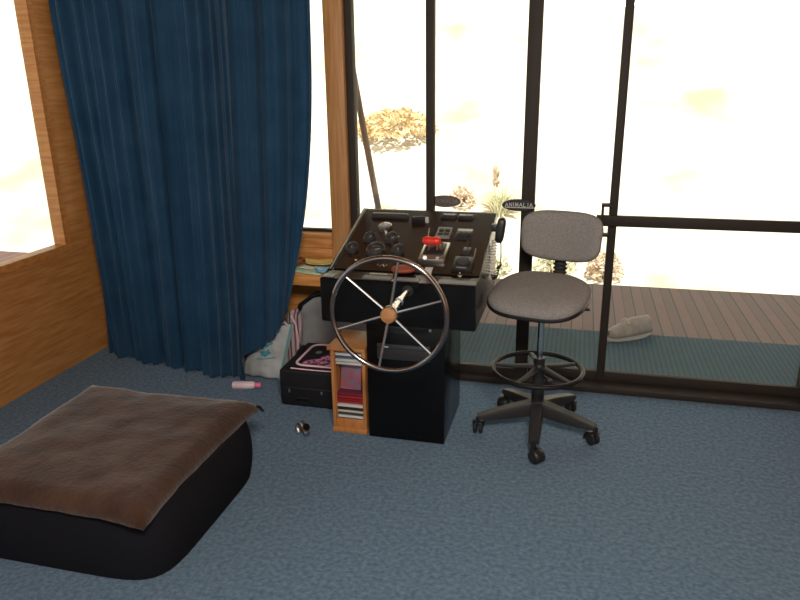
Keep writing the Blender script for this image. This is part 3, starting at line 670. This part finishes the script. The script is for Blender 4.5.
# ---------------------------------------------------------------- white tote
tt = thing('tote_bag', 'slumped white plastic tote bag with teal print under the curtain hem', 'bag', (-1.53, 3.08, 0))
def totef(off):
    def f(u, v):
        x0, x1 = lerp(-1.665, -1.56, v), lerp(-1.432, -1.345, v); x = lerp(x0, x1, u); z = .004+lerp(.27, .315, u)*v
        e = (1-abs(2*u-1)**3)*(1-.55*v)*(.35+.65*min(1, v*6)); y = 3.062 + .03*(1-u) + off*(.010+.026*e) + .010*noise.noise(Vector((u*5, v*5, off)))
        return Vector((x, y, z))-Vector((-1.53, 3.08, 0))
    return f
b = BM(); f1, f2 = totef(-1), totef(1)
g = grid(b, 24, 40, lambda u, v: f1(u, v*2) if v <= .5 else f2(u, 2-2*v))
obj('body', b, M['tote'], tt, ang=180, solid=.003)
b = BM(); tube(b, [f1(.985, v/10)+Vector((0, -.004, 0)) for v in range(11)], .006, 8); obj('edge_trim', b, M['tealtrim'], tt)
b = BM(); rnd = random.Random(3)
for k in range(9):
    u0, v0 = rnd.uniform(.36, .60), rnd.uniform(.46, .66); du = rnd.uniform(-.17, .17); dv = rnd.uniform(-.08, .09)
    tube(b, [f1(u0+du*t+.02*math.sin(6*t+k), v0+dv*t+.03*math.sin(4*t+k))+Vector((0, -.0045, 0)) for t in (0, .2, .4, .6, .8, 1)], .0058, 6)
tube(b, [f1(.30+.5*t, .37+.05*t)+Vector((0, -.0045, 0)) for t in (0, .25, .5, .75, 1)], .0022, 6)
obj('print', b, M['teal'], tt)
b = BM(); tube(b, [f1(.90, 1)+Vector((0, 0, -.01)), f1(.86, 1)+Vector((.0, -.02, .02)), f1(.7, 1)+Vector((0, -.025, .012)), f1(.6, 1)+Vector((0, -.01, -.02))], .006, 8); obj('carry_strap', b, M['white'], tt)

# striped cloth bag and grey bag behind
sb = thing('striped_bag', 'pink and white striped cloth bag between the tote and the grey bag', 'bag', (-1.385, 3.142, 0))
b = BM(); superell(b, (0, 0, .178), .042, .026, .176, .55, 30, 20, wob=.10, seed=4, shear=lambda p: Vector((p.x+.02*math.sin(p.z*6), p.y, p.z))); obj('body', b, M['stripes'], sb, ang=180)
b = BM(); tube(b, [(.005, -.02, .335), (.030, -.024, .29), (.038, -.025, .20), (.034, -.026, .12)], .006, 8, flat=(1.5, .6)); obj('strap', b, M['pink'], sb)
gb = thing('duffel_bag', 'grey cloth bag with black handles behind the black case', 'bag', (-1.185, 3.240, 0))
def gsh(p):
    k = (p.z+.22)/.44; return Vector((p.x*(1.03-.10*k)+.012*k, p.y*(1-.35*k), p.z*(1 + .16*(p.x/.19)*k)))
b = BM(); superell(b, (0, 0, .222), .205, .058, .205, .30, 36, 22, wob=.07, seed=9, shear=gsh); obj('body', b, M['greycloth'], gb, ang=180)
b = BM(); tube(b, [(-.185, -.035, .335), (-.165, -.055, .375), (-.10, -.058, .425), (-.03, -.05, .455), (.01, -.035, .455)], .012, 8, flat=(1.3, .7)); obj('handle', b, M['nylon'], gb)
b = BM(); tube(b, [(-.17, -.01, .375), (-.08, -.01, .415), (0, -.01, .438), (.09, -.01, .458)], .008, 8); obj('zip_edge', b, M['rubber'], gb)

# ---------------------------------------------------------------- papers on the ledge
def sheet(name, label, cat, m, cx, cy, z, w, d, rz, th=.0015, curl=.01):
    b = BM()
    def f(u, v): return Vector(((u-.5)*w, (v-.5)*d, curl*((2*u-1)**2*.6+(2*v-1)**2*.4) if curl else 0))
    grid(b, 10, 8, f); o = obj(name, b, m, ang=180, solid=th); o.location = (cx, cy, z); o.rotation_euler = (0, 0, rz); return tag(o, label, cat)
sheet('booklet', 'green booklet lying lowest of the papers on the pine ledge', 'booklet', M['paper_g'], -1.255, 3.12, .5845, .19, .15, -.22, .003, .002)
sheet('envelope', 'yellow envelope on top of the papers on the pine ledge', 'paper', M['leaffl_y'], -1.212, 3.195, .5985, .19, .12, .42, .002, .022)
sheet('leaflet', 'blue leaflet at the console end of the pine ledge', 'paper', M['paper_b'], -1.150, 3.095, .5925, .13, .12, .5, .002, .014)
sheet('note', 'small white slip of paper lying on the green booklet', 'paper', M['paper_w'], -1.275, 3.125, .5905, .085, .05, -.3, .001, .004)

# ---------------------------------------------------------------- pink bottle
bt = thing('lotion_bottle', 'pale pink plastic bottle with pink cap lying on the carpet', 'bottle', (-1.552, 2.922, .0195), math.radians(13))
b = BM(); lathe(b, [(0, -.075), (.016, -.075), (.0195, -.068), (.0195, .026), (.016, .035), (.011, .038), (0, .038)], 24, RY(PI/2)); obj('body', b, M['bottle'], bt)
b = BM(); lathe(b, [(.0135, .036), (.0135, .066), (.012, .069), (0, .069)], 20, RY(PI/2)); obj('cap', b, M['cap'], bt)

# ---------------------------------------------------------------- silver loop on the carpet
wt = thing('wristwatch', 'small silver and black loop with bright glints lying on the carpet', 'watch', (-1.098, 2.525, .003), math.radians(-40)); wt.scale = (1.2, 1.2, 1.2)
b = BM()
def band(u, v): a = math.radians(-20+250*u); return Vector((.034*math.cos(a), (v-.5)*.018, .026+.027*math.sin(a)))
grid(b, 30, 3, band); obj('band', b, M['steel'], wt, solid=.003)
b = BM(); lathe(b, [(.016, 0), (.017, .004), (.015, .008), (0, .008)], 20, T(.026, 0, .044) @ RY(math.radians(50))); cs = obj('watch_case', b, M['chrome'], wt)
b = BM(); lathe(b, [(.0135, .008), (.013, .0092), (0, .0095)], 20, T(.026, 0, .044) @ RY(math.radians(50))); obj('watch_face', b, M['blackgloss'], cs)

# ---------------------------------------------------------------- brown ottoman
ot = thing('ottoman', 'low ottoman with brown suede cover over a dark base', 'ottoman', (-1.56, 1.9, 0))
def bulge(u, v):
    a = 2*PI*u; c, s = math.cos(a), math.sin(a); e = .32; k = 1+.035*math.sin(PI*v)
    return Vector((math.copysign(abs(c)**e, c)*.392*k, math.copysign(abs(s)**e, s)*.365*k, .004+.235*v))
b = BM(); g = grid(b, 60, 9, bulge, True); b.faces.new([c[-1] for c in g]); b.faces.new([c[0] for c in g][::-1]); obj('base', b, M['darkcloth'], ot, ang=60)
def coverf(u, v):
    x, y = (u-.5)*2, (v-.5)*2; m = max(abs(x), abs(y))
    px, py = x*.388, y*.40
    # corners pulled out to points, sides slightly hollow
    px *= 1 - .05*(1-abs(y)**2); py *= 1 - .045*(1-abs(x)**2)
    z = .292 - .016*m**4 - .040*max(0, (m-.86)/.14)**2 + .010*noise.noise(Vector((x*2.3, y*2.3, 1))) + .004*noise.noise(Vector((x*6, y*6, 2)))
    return Vector((px, py, z))
b = BM(); grid(b, 48, 48, coverf); obj('cover', b, M['suede'], ot, ang=180, solid=.012)
b = BM(); p0 = coverf(.985, .985); tube(b, [p0+Vector((-.01, -.01, .0)), p0+Vector((.012, .004, -.004)), p0+Vector((.03, .0, -.018))], [.009, .008, .004], 8); obj('corner_tie', b, M['darkcloth'], ot)
